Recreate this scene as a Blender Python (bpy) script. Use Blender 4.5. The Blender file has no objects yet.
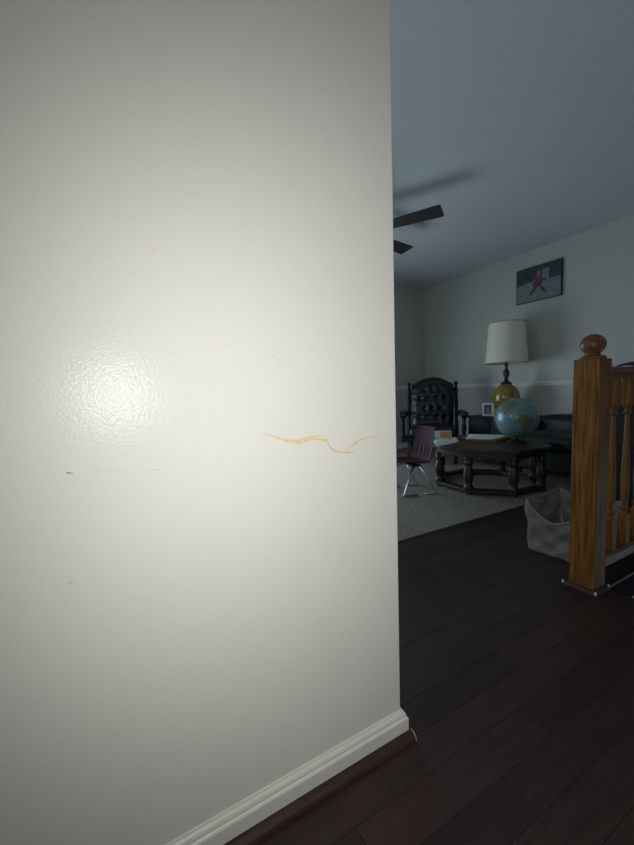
import bpy, bmesh, math, random
from mathutils import Vector, Matrix
random.seed(7)
S = bpy.context.scene
COL = S.collection
R_ = math.radians
PI = math.pi

# ---------------------------------------------------------------- camera, world, light, exposure
# world axes: X runs along the near white wall, Y points into that wall, Z up
F_PX, YAW, PITCH, ROLL, CAM_H = 371.53, 60.92, 4.651, 1.817, 0.90
y_, p_, r_ = R_(YAW), R_(PITCH), R_(ROLL)
FWD = Vector((math.cos(y_)*math.cos(p_), math.sin(y_)*math.cos(p_), -math.sin(p_)))
_rt = Vector((math.sin(y_), -math.cos(y_), 0)); _up = _rt.cross(FWD)
RGT = _rt*math.cos(r_) - _up*math.sin(r_); UPV = _rt*math.sin(r_) + _up*math.cos(r_)
CAM = Vector((0, 0, CAM_H))
def rot_from(rgt, up, fwd):
    return Matrix((( rgt.x, up.x, -fwd.x), (rgt.y, up.y, -fwd.y), (rgt.z, up.z, -fwd.z)))
cd = bpy.data.cameras.new('camera'); cam = bpy.data.objects.new('camera', cd); COL.objects.link(cam)
cd.sensor_fit = 'VERTICAL'; cd.sensor_height = 36; cd.lens = F_PX*36/845; cd.clip_start = 0.02
cam.matrix_world = Matrix.Translation(CAM) @ rot_from(RGT, UPV, FWD).to_4x4()
S.camera = cam

w = bpy.data.worlds.new('world'); S.world = w; w.use_nodes = True
w.node_tree.nodes['Background'].inputs[0].default_value = (0.55, 0.72, 0.95, 1)
w.node_tree.nodes['Background'].inputs[1].default_value = 0.6

# daylight entering by the living-room window (behind the near wall)
ad = bpy.data.lights.new('window_daylight', 'AREA'); ad.shape = 'RECTANGLE'; ad.size = 1.0; ad.size_y = 1.2
ad.energy = 10; ad.color = (0.68, 0.90, 1.0)
al = bpy.data.objects.new('window_daylight', ad); COL.objects.link(al)
al.location = (-1.14, 1.90, 1.65); al.rotation_euler = (0, -PI/2, 0)
# daylight by the wide low window in the living room's left wall, hidden by the near wall
a3 = bpy.data.lights.new('side_window_daylight', 'AREA'); a3.shape = 'RECTANGLE'; a3.size = 1.9; a3.size_y = 1.3
a3.energy = 42; a3.color = (0.66, 0.89, 1.0)
al3 = bpy.data.objects.new('side_window_daylight', a3); COL.objects.link(al3)
al3.location = (1.65, 4.52, 0.75); al3.rotation_euler = (-PI/2, 0, 0)
# daylight from the glazed front door at the foot of the stairs
a2 = bpy.data.lights.new('door_daylight', 'AREA'); a2.shape = 'RECTANGLE'; a2.size = 0.7; a2.size_y = 0.9
a2.energy = 9; a2.color = (0.50, 0.74, 1.0)
al2 = bpy.data.objects.new('door_daylight', a2); COL.objects.link(al2)
al2.location = (3.65, -0.66, -0.35); al2.rotation_euler = (PI/2, 0, 0)
# the phone's flash, beside the lens
fd = bpy.data.lights.new('phone_flash', 'SPOT'); fd.energy = 24.3; fd.spot_size = R_(174); fd.spot_blend = 1.0
fd.shadow_soft_size = 0.007; fd.color = (1.0, 0.985, 0.94)
fl = bpy.data.objects.new('phone_flash', fd); COL.objects.link(fl)
_fa = (FWD + RGT*0.32).normalized(); _fr = _fa.cross(UPV).normalized()
fl.matrix_world = Matrix.Translation(CAM + RGT*0.014 + UPV*0.012 - FWD*0.004) @ rot_from(_fr, _fr.cross(_fa), _fa).to_4x4()

vs = S.view_settings
vs.view_transform = 'Standard'; vs.look = 'None'; vs.exposure = 0.0; vs.gamma = 1.0; vs.use_curve_mapping = False

# ---------------------------------------------------------------- helpers
def mat(name, col, rough=0.6, metal=0.0, var=0.0, vscale=8.0, stretch=(1, 1, 1), bump=0.0, bscale=60.0,
        coat=0.0, col2=None, spec=0.5, rand=0.0, trans=0.0, detail=4.0):
    m = bpy.data.materials.new(name); m.use_nodes = True
    nt = m.node_tree; N = nt.nodes; L = nt.links; b = N['Principled BSDF']
    b.inputs['Roughness'].default_value = rough; b.inputs['Metallic'].default_value = metal
    b.inputs['Specular IOR Level'].default_value = spec
    b.inputs['Coat Weight'].default_value = coat; b.inputs['Coat Roughness'].default_value = 0.15
    b.inputs['Base Color'].default_value = (*col, 1)
    b.inputs['Transmission Weight'].default_value = trans
    tc = N.new('ShaderNodeTexCoord'); mp = N.new('ShaderNodeMapping'); mp.inputs['Scale'].default_value = stretch
    L.new(tc.outputs['Object'], mp.inputs['Vector'])
    vec = mp.outputs['Vector']
    if rand:
        oi = N.new('ShaderNodeObjectInfo'); ad_ = N.new('ShaderNodeVectorMath'); ad_.operation = 'ADD'
        sc = N.new('ShaderNodeVectorMath'); sc.operation = 'SCALE'; sc.inputs['Scale'].default_value = 37.0
        cb = N.new('ShaderNodeCombineXYZ')
        for i in range(3): L.new(oi.outputs['Random'], cb.inputs[i])
        L.new(cb.outputs[0], sc.inputs[0]); L.new(vec, ad_.inputs[0]); L.new(sc.outputs[0], ad_.inputs[1]); vec = ad_.outputs[0]
    if var or col2:
        c2 = col2 or tuple(c*(1-var) for c in col)
        nz = N.new('ShaderNodeTexNoise'); nz.inputs['Scale'].default_value = vscale; nz.inputs['Detail'].default_value = detail
        L.new(vec, nz.inputs['Vector'])
        rp = N.new('ShaderNodeValToRGB'); rp.color_ramp.elements[0].position = 0.32; rp.color_ramp.elements[1].position = 0.68
        rp.color_ramp.elements[0].color = (*c2, 1); rp.color_ramp.elements[1].color = (*col, 1)
        L.new(nz.outputs[0], rp.inputs[0])
        out = rp.outputs[0]
        if rand:
            hs = N.new('ShaderNodeHueSaturation'); mr = N.new('ShaderNodeMapRange')
            mr.inputs['To Min'].default_value = 1-rand; mr.inputs['To Max'].default_value = 1+rand
            L.new(oi.outputs['Random'], mr.inputs['Value']); L.new(mr.outputs[0], hs.inputs['Value']); L.new(out, hs.inputs['Color']); out = hs.outputs[0]
        L.new(out, b.inputs['Base Color'])
    if bump:
        n2 = N.new('ShaderNodeTexNoise'); n2.inputs['Scale'].default_value = bscale; n2.inputs['Detail'].default_value = 3
        L.new(vec, n2.inputs['Vector'])
        bp = N.new('ShaderNodeBump'); bp.inputs['Strength'].default_value = bump; bp.inputs['Distance'].default_value = 0.01
        L.new(n2.outputs[0], bp.inputs['Height']); L.new(bp.outputs[0], b.inputs['Normal'])
    return m

def attr_mat(name, rough=0.4, spec=0.5, coat=0.0):
    m = bpy.data.materials.new(name); m.use_nodes = True; N = m.node_tree.nodes; b = N['Principled BSDF']
    a = N.new('ShaderNodeAttribute'); a.attribute_name = 'print'
    m.node_tree.links.new(a.outputs['Color'], b.inputs['Base Color'])
    b.inputs['Roughness'].default_value = rough; b.inputs['Specular IOR Level'].default_value = spec; b.inputs['Coat Weight'].default_value = coat
    return m

def link(o, parent=None):
    COL.objects.link(o)
    if parent: o.parent = parent
    return o
def tag(o, label, cat, group=None):
    o['label'] = label; o['category'] = cat
    if group: o['group'] = group
    return o
def thing(name, label, cat, loc=(0, 0, 0), rz=0.0, group=None):
    o = bpy.data.objects.new(name, None); o.empty_display_size = 0.05
    o.location = loc; o.rotation_euler = (0, 0, rz)
    return tag(link(o), label, cat, group)
def build(name, bm, m, parent=None, smooth=False, loc=None, rot=None, bevel=0.0, seg=2, kind=None):
    bmesh.ops.recalc_face_normals(bm, faces=bm.faces[:])
    me = bpy.data.meshes.new(name); bm.to_mesh(me); bm.free()
    me.materials.append(m)
    if smooth:
        for p in me.polygons: p.use_smooth = True
    o = bpy.data.objects.new(name, me); link(o, parent)
    if loc: o.location = loc
    if rot: o.rotation_euler = rot
    if bevel:
        bv = o.modifiers.new('bevel', 'BEVEL'); bv.width = bevel; bv.segments = seg; bv.limit_method = 'ANGLE'; bv.angle_limit = R_(40)
    if kind: o['kind'] = kind
    return o
def struct(name, bm, m, **k): return build(name, bm, m, kind='structure', **k)

def box(bm, x0, x1, y0, y1, z0, z1):
    v = [bm.verts.new(p) for p in ((x0,y0,z0),(x1,y0,z0),(x1,y1,z0),(x0,y1,z0),(x0,y0,z1),(x1,y0,z1),(x1,y1,z1),(x0,y1,z1))]
    for f in ((0,3,2,1),(4,5,6,7),(0,1,5,4),(1,2,6,5),(2,3,7,6),(3,0,4,7)): bm.faces.new([v[i] for i in f])
    return bm
def BX(*a): return box(bmesh.new(), *a)
def lathe(prof, seg=24, bm=None, cx=0, cy=0, close=True):
    bm = bm or bmesh.new(); rings = []
    for (r, z) in prof:
        if r < 1e-5: rings.append([bm.verts.new((cx, cy, z))])
        else: rings.append([bm.verts.new((cx+r*math.cos(2*PI*k/seg), cy+r*math.sin(2*PI*k/seg), z)) for k in range(seg)])
    for a, b in zip(rings, rings[1:]):
        for k in range(seg):
            k2 = (k+1) % seg
            if len(a) == 1 and len(b) == 1: continue
            if len(a) == 1: bm.faces.new((a[0], b[k], b[k2]))
            elif len(b) == 1: bm.faces.new((a[k], b[0], a[k2]))
            else: bm.faces.new((a[k], b[k], b[k2], a[k2]))
    if close:
        if len(rings[0]) > 2: bm.faces.new(rings[0])
        if len(rings[-1]) > 2: bm.faces.new(rings[-1])
    return bm
def tube(pts, r, seg=10, bm=None, cap=True):
    bm = bm or bmesh.new(); pts = [Vector(p) for p in pts]; rings = []; prev = None
    for i, p in enumerate(pts):
        t = (pts[min(i+1, len(pts)-1)] - pts[max(i-1, 0)]).normalized()
        if prev is None:
            n = t.orthogonal().normalized()
        else:
            n = (prev - t*prev.dot(t)).normalized()
        prev = n; b = t.cross(n); rr = r[i] if isinstance(r, (list, tuple)) else r
        rings.append([bm.verts.new(p + (n*math.cos(2*PI*k/seg) + b*math.sin(2*PI*k/seg))*rr) for k in range(seg)])
    for a, c in zip(rings, rings[1:]):
        for k in range(seg): bm.faces.new((a[k], a[(k+1) % seg], c[(k+1) % seg], c[k]))
    if cap: bm.faces.new(rings[0]); bm.faces.new(rings[-1])
    return bm
def rounded(pts, rad=0.04, n=5):
    pts = [Vector(p) for p in pts]; out = [pts[0]]
    for a, b, c in zip(pts, pts[1:], pts[2:]):
        d1 = (a-b); d2 = (c-b); l = min(rad, d1.length*0.45, d2.length*0.45); p = b+d1.normalized()*l; q = b+d2.normalized()*l
        for i in range(n+1):
            t = i/n; out.append(p*(1-t)**2 + b*2*t*(1-t) + q*t*t)
    return out + [pts[-1]]
def sweep(prof, axis, a0, a1, bm=None):
    """closed 2-D profile (u, v) swept along X or Y from a0 to a1"""
    bm = bm or bmesh.new(); A = []; B = []
    for (u, v) in prof:
        A.append(bm.verts.new((a0, u, v) if axis == 'X' else (u, a0, v))); B.append(bm.verts.new((a1, u, v) if axis == 'X' else (u, a1, v)))
    n = len(prof)
    for i in range(n): bm.faces.new((A[i], A[(i+1) % n], B[(i+1) % n], B[i]))
    bm.faces.new(A); bm.faces.new(B)
    return bm
def prism(poly, z0, z1, bm=None):
    bm = bm or bmesh.new(); A = [bm.verts.new((x, y, z0)) for x, y in poly]; B = [bm.verts.new((x, y, z1)) for x, y in poly]; n = len(poly)
    for i in range(n): bm.faces.new((A[i], A[(i+1) % n], B[(i+1) % n], B[i]))
    bm.faces.new(A); bm.faces.new(B)
    return bm
def grid(fn, nu, nv, bm=None):
    bm = bm or bmesh.new(); V = [[bm.verts.new(fn(i/nu, j/nv)) for j in range(nv+1)] for i in range(nu+1)]
    for i in range(nu):
        for j in range(nv): bm.faces.new((V[i][j], V[i+1][j], V[i+1][j+1], V[i][j+1]))
    return bm
def cushion(x0, x1, y0, y1, z0, z1, puff=0.03, n=12, e=0.28):
    """a plump rounded-box cushion"""
    bm = bmesh.new(); bmesh.ops.create_cube(bm, size=2.0)
    bmesh.ops.subdivide_edges(bm, edges=bm.edges[:], cuts=n, use_grid_fill=True)
    cx, cy, cz = (x0+x1)/2, (y0+y1)/2, (z0+z1)/2; hx, hy, hz = (x1-x0)/2, (y1-y0)/2, (z1-z0)/2
    rad = min(hx, hy, hz)*0.75
    for v in bm.verts:
        p = Vector((v.co.x*hx, v.co.y*hy, v.co.z*hz))
        c = Vector((max(-hx+rad, min(hx-rad, p.x)), max(-hy+rad, min(hy-rad, p.y)), max(-hz+rad, min(hz-rad, p.z))))
        d = p-c
        if d.length > 1e-6: p = c+d.normalized()*min(d.length, rad) if d.length > rad else p
        bulge = (1-(p.x/hx)**2)*(1-(p.y/hy)**2)
        p.z += puff*max(bulge, 0)*(1 if v.co.z > 0 else -0.1)*abs(v.co.z)
        v.co = p+Vector((cx, cy, cz))
    return bm

# ---------------------------------------------------------------- materials
def wall_paint(name, col, rough, bump, bscale, spec=0.5, coat=0.0):
    m = mat(name, col, rough, var=0.04, vscale=1.7, bump=bump, bscale=bscale, spec=spec, coat=coat); return m
M = {}
M['near_paint'] = wall_paint('near_wall_eggshell_paint', (0.775, 0.775, 0.735), 0.26, 0.075, 230, spec=0.13)
M['paint'] = wall_paint('living_room_paint', (0.53, 0.52, 0.485), 0.45, 0.12, 220, spec=0.4)
M['ceil'] = mat('ceiling_paint', (0.62, 0.62, 0.64), 0.8, bump=0.15, bscale=150)
M['trim'] = mat('white_trim_paint', (0.82, 0.82, 0.77), 0.35, var=0.05, vscale=6)
M['subfloor'] = mat('subfloor', (0.012, 0.009, 0.008), 0.9, spec=0.1)
M['tread'] = mat('black_brown_tread', (0.010, 0.007, 0.006), 0.9, var=0.3, vscale=20, spec=0.1)
M['plank'] = mat('espresso_hardwood', (0.036, 0.0195, 0.016), 0.42, col2=(0.023, 0.0125, 0.0105), vscale=5, stretch=(1.2, 14, 6), bump=0.10, bscale=14, rand=0.25, spec=0.45)
M['shoe'] = mat('dark_shoe_moulding', (0.050, 0.024, 0.018), 0.6, var=0.5, vscale=9, stretch=(2, 14, 14))
M['raw'] = mat('raw_moulding_end', (0.42, 0.33, 0.22), 0.8, var=0.3, vscale=60)
M['carpet'] = mat('beige_grey_carpet', (0.36, 0.33, 0.29), 0.95, col2=(0.22, 0.20, 0.18), vscale=70, bump=0.9, bscale=260, spec=0.1)
M['oak'] = mat('honey_oak', (0.24, 0.112, 0.026), 0.55, col2=(0.085, 0.034, 0.007), vscale=7, stretch=(15, 15, 0.9), bump=0.15, bscale=18, spec=0.2)
M['oak_x'] = mat('honey_oak_rail', (0.19, 0.075, 0.028), 0.38, col2=(0.10, 0.038, 0.014), vscale=7, stretch=(0.9, 9, 9), bump=0.1, bscale=18, spec=0.35)
M['crayon'] = mat('orange_crayon', (0.78, 0.50, 0.18), 0.7, col2=(0.80, 0.71, 0.50), vscale=170, detail=6)
M['pencil'] = mat('grey_smudge', (0.52, 0.51, 0.47), 0.7, col2=(0.70, 0.69, 0.63), vscale=150)
M['brownspot'] = mat('tan_smudge', (0.70, 0.62, 0.48), 0.7, col2=(0.76, 0.73, 0.65), vscale=150)
M['fan'] = mat('dark_walnut_fan_blade', (0.045, 0.036, 0.034), 0.5, var=0.4, vscale=6, stretch=(1, 10, 1))
M['fanmetal'] = mat('dark_bronze', (0.04, 0.03, 0.025), 0.4, metal=0.8)
M['frame_black'] = mat('black_picture_edge', (0.015, 0.015, 0.017), 0.5)
M['shade'] = mat('cream_lamp_shade', (0.80, 0.76, 0.62), 0.9, var=0.06, vscale=90, bump=0.15, bscale=300, spec=0.1)
M['shade_trim'] = mat('tan_shade_trim', (0.34, 0.30, 0.22), 0.9)
M['amber'] = mat('amber_gold_glass', (0.42, 0.27, 0.05), 0.18, col2=(0.16, 0.085, 0.015), vscale=26, bump=0.5, bscale=38, coat=0.6)
M['lampwood'] = mat('dark_turned_wood', (0.07, 0.030, 0.022), 0.35, var=0.4, vscale=12)
M['darkwood'] = mat('dark_stained_wood', (0.036, 0.018, 0.012), 0.45, col2=(0.018, 0.009, 0.007), vscale=6, stretch=(8, 8, 1.5), bump=0.1, bscale=20)
M['tabletop'] = mat('dark_table_top', (0.050, 0.026, 0.018), 0.42, col2=(0.03, 0.015, 0.011), vscale=6, stretch=(1.5, 10, 5))
M['blackwood'] = mat('black_brown_cabinet', (0.012, 0.010, 0.010), 0.55, var=0.3, vscale=7, spec=0.3)
M['leather'] = mat('navy_black_leather', (0.014, 0.017, 0.026), 0.33, var=0.3, vscale=14, bump=0.25, bscale=110)
M['leather2'] = mat('black_leather', (0.010, 0.013, 0.015), 0.42, var=0.3, vscale=14, bump=0.2, bscale=110)
M['maroon'] = mat('maroon_plastic', (0.060, 0.016, 0.026), 0.75, var=0.15, vscale=40, bump=0.1, bscale=300, spec=0.15)
M['chrome'] = mat('chrome_tube', (0.75, 0.76, 0.78), 0.12, metal=1.0)
M['blackplastic'] = mat('black_plastic', (0.015, 0.015, 0.016), 0.4)
M['paper'] = mat('white_paper', (0.80, 0.82, 0.84), 0.85, var=0.05, vscale=5)
M['orange'] = mat('orange_print', (0.72, 0.42, 0.09), 0.6, var=0.2, vscale=30)
M['ink'] = mat('grey_print', (0.08, 0.09, 0.11), 0.7)
M['greenink'] = mat('dull_green_print', (0.12, 0.19, 0.15), 0.7)
M['board'] = mat('brown_board', (0.20, 0.085, 0.035), 0.5, var=0.35, vscale=9, stretch=(2, 10, 10))
M['bag'] = mat('milky_plastic', (0.19, 0.185, 0.175), 0.17, var=0.12, vscale=7, bump=0.3, bscale=95, spec=0.6)
M['navy'] = mat('navy_cloth', (0.010, 0.016, 0.075), 0.8, var=0.2, vscale=50, bump=0.2, bscale=200)
M['white_cloth'] = mat('white_cloth', (0.62, 0.62, 0.60), 0.9, bump=0.3, bscale=40)
M['brass'] = mat('aged_brass', (0.32, 0.22, 0.09), 0.35, metal=1.0)
M['globe'] = attr_mat('globe_map', 0.32, 0.5, 0.3)
M['print'] = attr_mat('canvas_print', 0.5, 0.4)
gm = bpy.data.materials.new('window_glass'); gm.use_nodes = True
_N = gm.node_tree.nodes; _L = gm.node_tree.links; _N.clear()
_o = _N.new('ShaderNodeOutputMaterial'); _mx = _N.new('ShaderNodeMixShader'); _t = _N.new('ShaderNodeBsdfTransparent'); _g = _N.new('ShaderNodeBsdfGlossy')
_g.inputs['Roughness'].default_value = 0.02; _mx.inputs[0].default_value = 0.06
_L.new(_t.outputs[0], _mx.inputs[1]); _L.new(_g.outputs[0], _mx.inputs[2]); _L.new(_mx.outputs[0], _o.inputs[0])
M['glass'] = gm

# ---------------------------------------------------------------- the setting
XF, YL, XB, YR, ZC = 4.33, 4.274, -0.90, -0.50, 2.44
WN = 0.694            # near wall plane
XE = 0.608            # its free end
WELL_X, WELL_Y = 1.865, 0.765

bm = bmesh.new()
box(bm, XB, WELL_X-0.03, YR, WELL_Y, -0.12, -0.012); box(bm, XB, XF, WELL_Y, 1.755, -0.12, -0.012); box(bm, XB, XF, 1.755, YL, -0.12, 0.0)
floor = struct('floor', bm, M['subfloor'])
floor['label'] = 'dark espresso hardwood floor of narrow planks'
PW = 0.09
lens = (0.55, 0.75, 0.95, 1.15); pm = {}
def plank_mesh(l):
    l = round(l, 3)
    if l not in pm:
        b = BX(0.0003, l-0.0003, 0.0003, PW-0.0003, -0.012, 0)
        bmesh.ops.bevel(b, geom=[e for e in b.edges if all(v.co.z > -0.001 for v in e.verts)], offset=0.0007, segments=1, affect='EDGES')
        me = bpy.data.meshes.new('plank'); b.to_mesh(me); b.free(); me.materials.append(M['plank']); pm[l] = me
    return pm[l]
row = 0
for i in range(25):
    y0 = -0.495 + i*PW; xe = WELL_X-0.03 if i < 14 else XF
    x = XB + 0.01
    while x < xe-0.001:
        l = random.choice(lens)*(random.uniform(0.4, 1) if x < XB+0.02 else 1); l = min(l, xe-x)
        if xe-x-l < 0.2: l = xe-x
        o = bpy.data.objects.new('plank', plank_mesh(l)); o.location = (x, y0, 0); link(o, floor); x += l
# nosing at the head of the stairs and stairs going down
nose = [(WELL_X-0.03, -0.03), (WELL_X-0.03, 0.0), (WELL_X-0.006, 0.0), (WELL_X+0.002, -0.006), (WELL_X+0.004, -0.015), (WELL_X+0.002, -0.024), (WELL_X-0.006, -0.03)]
build('nosing', sweep(nose, 'Y', YR, WELL_Y), M['plank'], floor)
st = thing('staircase', 'dark flight of stairs going down beside the oak railing', 'stairs', (WELL_X, 0.13, -0.19))
for k in range(9):
    x0 = 0.002+0.26*k; z1 = -0.19*k; 
    build('tread', BX(x0, x0+0.27, -0.61, 0.61, z1-0.03, z1), M['tread'], st)
    build('riser', BX(x0, x0+0.018, -0.61, 0.61, z1+0.001, z1+0.158), M['subfloor'], st)
bm = bmesh.new(); box(bm, WELL_X, XF, WELL_Y, WELL_Y+0.02, -2.1, -0.121); box(bm, WELL_X-0.1, XF+0.1, YR, WELL_Y+0.02, -2.2, -2.1); box(bm, XF, XF+0.1, YR, WELL_Y, -2.1, -0.12); box(bm, WELL_X-0.14, WELL_X-0.04, YR, WELL_Y, -2.1, -0.121)
struct('wall_stairwell', bm, M['paint'])

struct('ceiling', BX(XB-0.1, XF+0.1, YR-0.1, YL+0.1, ZC, ZC+0.1), M['ceil'])
near = struct('wall_near', BX(XB, XE, WN, WN+0.12, 0, ZC), M['near_paint'], bevel=0.004, seg=3)
near['label'] = 'white eggshell wall filling the left of the view, with crayon marks'
struct('wall_far', BX(XF, XF+0.1, YR, YL, -0.12, ZC), M['paint'])
bm = bmesh.new(); SX0, SX1, SZ_0, SZ_1 = 0.70, 2.60, 0.10, 1.40
box(bm, XB, SX0, YL, YL+0.12, -0.12, ZC); box(bm, SX1, XF+0.1, YL, YL+0.12, -0.12, ZC); box(bm, SX0, SX1, YL, YL+0.12, -0.12, SZ_0); box(bm, SX0, SX1, YL, YL+0.12, SZ_1, ZC)
struct('wall_left', bm, M['paint'])
bm = bmesh.new()
for a in ((SX0, SX0+0.05), (SX1-0.05, SX1), (1.625, 1.675)): box(bm, a[0], a[1], YL+0.03, YL+0.08, SZ_0, SZ_1)
for x0, x1 in ((SX0+0.05, 1.625), (1.675, SX1-0.05)):
    for a in ((SZ_0, SZ_0+0.05), (SZ_1-0.05, SZ_1)): box(bm, x0, x1, YL+0.03, YL+0.08, *a)
win3 = struct('window_3', bm, M['trim'])
for x0, x1 in ((SX0+0.05, 1.625), (1.675, SX1-0.05)): build('pane', BX(x0, x1, YL+0.052, YL+0.057, SZ_0+0.05, SZ_1-0.05), M['glass'], win3)
bm = bmesh.new(); DX0, DX1, DZ0, DZ1 = 3.30, 4.00, -0.80, 0.10
box(bm, XB, DX0, YR-0.1, YR, -2.1, ZC); box(bm, DX1, XF+0.1, YR-0.1, YR, -2.1, ZC); box(bm, DX0, DX1, YR-0.1, YR, -2.1, DZ0); box(bm, DX0, DX1, YR-0.1, YR, DZ1, ZC)
struct('wall_right', bm, M['paint'])
bm = bmesh.new()
for a in ((DX0, DX0+0.05, DZ0, DZ1), (DX1-0.05, DX1, DZ0, DZ1)): box(bm, a[0], a[1], YR-0.08, YR-0.03, a[2], a[3])
for a in ((DZ0, DZ0+0.05), (DZ1-0.05, DZ1)): box(bm, DX0+0.05, DX1-0.05, YR-0.08, YR-0.03, *a)
win2 = struct('window_2', bm, M['trim'])
build('pane', BX(DX0+0.05, DX1-0.05, YR-0.06, YR-0.055, DZ0+0.05, DZ1-0.05), M['glass'], win2)
WY0, WY1, WZ0, WZ1 = 1.30, 2.50, 1.15, 2.15
bm = bmesh.new(); box(bm, XB-0.12, XB, YR-0.1, WY0, -0.12, ZC); box(bm, XB-0.12, XB, WY1, YL+0.1, -0.12, ZC); box(bm, XB-0.12, XB, WY0, WY1, -0.12, WZ0); box(bm, XB-0.12, XB, WY0, WY1, WZ1, ZC)
struct('wall_back', bm, M['paint'])
bm = bmesh.new()
for a in ((WY0, WY0+0.05, WZ0, WZ1), (WY1-0.05, WY1, WZ0, WZ1), (WY0+0.05, WY1-0.05, WZ0, WZ0+0.05), (WY0+0.05, WY1-0.05, WZ1-0.05, WZ1), (WY0+0.05, WY1-0.05, 1.63, 1.67)): box(bm, XB-0.08, XB-0.03, *a)
win = struct('window_1', bm, M['trim'])
for (z0, z1) in ((WZ0+0.05, 1.63), (1.67, WZ1-0.05)): build('pane', BX(XB-0.06, XB-0.055, WY0+0.05, WY1-0.05, z0, z1), M['glass'], win)
build('window_sill', BX(XB-0.03, XB+0.06, WY0-0.04, WY1+0.04, WZ0-0.03, WZ0), M['trim'], win)

# baseboard of the near wall, mitred round the free end, with dark shoe moulding
P = [(0, 0), (0.014, 0), (0.014, 0.050), (0.0125, 0.0535), (0.0095, 0.0555), (0.0095, 0.0605), (0.0075, 0.0655), (0.004, 0.0690), (0.0025, 0.073), (0, 0.073)]
bm = bmesh.new(); A = []; B = []; C = []
for u, v in P:
    A.append(bm.verts.new((XB, WN-u, v))); B.append(bm.verts.new((XE+u, WN-u, v))); C.append(bm.verts.new((XE+u, WN+0.12, v)))
for i in range(len(P)):
    j = (i+1) % len(P)
    bm.faces.new((A[i], A[j], B[j], B[i])); bm.faces.new((B[i], B[j], C[j], C[i]))
bm.faces.new(A); bm.faces.new(C)
bn = struct('baseboard_near', bm, M['trim']); bn['label'] = 'white moulded baseboard along the foot of the near wall'
yb = WN-0.014
q = [(yb, 0.0), (yb, 0.020)] + [(yb-0.021*math.sin(t*PI/10)*1.0, 0.020*math.cos(t*PI/10)) for t in range(1, 6)]
build('shoe_moulding', sweep(q, 'X', XB, XE+0.019), M['shoe'], bn)
q2 = [(yb-0.0005, 0.001), (yb-0.0005, 0.0195)] + [(yb-0.0212*math.sin(t*PI/10), 0.0195*math.cos(t*PI/10)+0.0006) for t in range(1, 6)]
o = build('moulding_end', sweep(q2, 'X', XE+0.0192, XE+0.0225), M['raw'], bn); o['label'] = 'raw tan cut end of the dark shoe moulding'

# chair rail and baseboards in the living room
cr = [(0, 0), (0.010, 0.0), (0.013, 0.010), (0.013, 0.016), (0.020, 0.024), (0.022, 0.034), (0.016, 0.042), (0.008, 0.050), (0, 0.052)]
CRZ = 0.895
struct('trim_1', sweep([(XF-u, CRZ+v) for u, v in cr], 'Y', YR, YL-0.022), M['trim'])['label'] = 'white chair rail across the far wall'
struct('trim_2', sweep([(YL-u, CRZ+v) for u, v in cr], 'X', 2.6, XF), M['trim'])['label'] = 'white chair rail on the left wall of the living room'
struct('baseboard_far', sweep([(XF-u, v) for u, v in P], 'Y', 0.80, YL-0.014), M['trim'])
struct('baseboard_left', sweep([(YL-u, v) for u, v in P], 'X', XB, XF), M['trim'])

CZ = 0.008
tag(build('carpet', BX(XB+0.01, XF-0.016, 1.645, YL-0.016, 0.0002, CZ), M['carpet'], bevel=0.004), 'grey beige carpet covering the living room floor beyond the hardwood', 'carpet')

# ---------------------------------------------------------------- oak balustrade with newel post
NX, NY, NW = 1.755, 0.768, 0.101
bal = thing('stair_balustrade', 'honey oak stair railing with square newel post and ball finial', 'railing', (NX+NW/2, NY+NW/2, 0))
h = NW/2
nm = bmesh.new(); box(nm, -h, h, -h, h, 0, 1.003)
newel = build('newel_post', nm, M['oak'], bal, bevel=0.004)
prof = [(0.046, 1.003), (0.048, 1.007), (0.047, 1.012), (0.040, 1.016), (0.030, 1.020), (0.026, 1.024), (0.029, 1.028)]
for k in range(1, 12):
    t = -0.92 + k*(PI/2+0.92)/11.0
    prof.append((0.0465*math.cos(t) if k < 11 else 0.0, 1.065+0.043*math.sin(t)))
build('ball_finial', lathe(prof, 32), M['oak_x'], newel, smooth=True)
mq = lambda s: [(0, 0), (0, s)] + [(s*math.sin(t*PI/10), s*math.cos(t*PI/10)) for t in range(1, 6)]
s_ = 0.018
build('base_moulding', sweep([(-h-u, v) for u, v in mq(s_)], 'Y', -h-s_+0.002, h+s_-0.002), M['shoe'], newel)
build('base_moulding', sweep([(-h-u, v) for u, v in mq(s_)], 'X', -h+0.001, h), M['shoe'], newel)
for (x, y) in ((-h-0.012, h+0.015), (-h-0.012, -h-0.013), (h+0.004, -h-0.010)):
    c = bmesh.new(); bmesh.ops.create_icosphere(c, subdivisions=2, radius=0.007)
    for v in c.verts: v.co = Vector((v.co.x*0.9, v.co.y*0.75, max(v.co.z, -0.5)*1.25+0.010))
    o = build('moulding_end', c, M['white_cloth'], newel, smooth=True, loc=(x, y, 0))
rail = [(-0.030, 0.918), (-0.030, 0.932), (-0.024, 0.938), (-0.024, 0.944), (-0.032, 0.952), (-0.032, 0.964), (-0.022, 0.972), (0.022, 0.972), (0.032, 0.964), (0.032, 0.952), (0.024, 0.944), (0.024, 0.938), (0.030, 0.932), (0.030, 0.918)]
LX = XF - (NX+h) - 0.03
build('handrail', sweep(rail, 'X', h, LX), M['oak_x'], bal)
build('bottom_rail', sweep([(-0.030, 0.075), (-0.030, 0.112), (-0.022, 0.122), (0.022, 0.122), (0.030, 0.112), (0.030, 0.075)], 'X', h, LX), M['oak_x'], bal)
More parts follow.
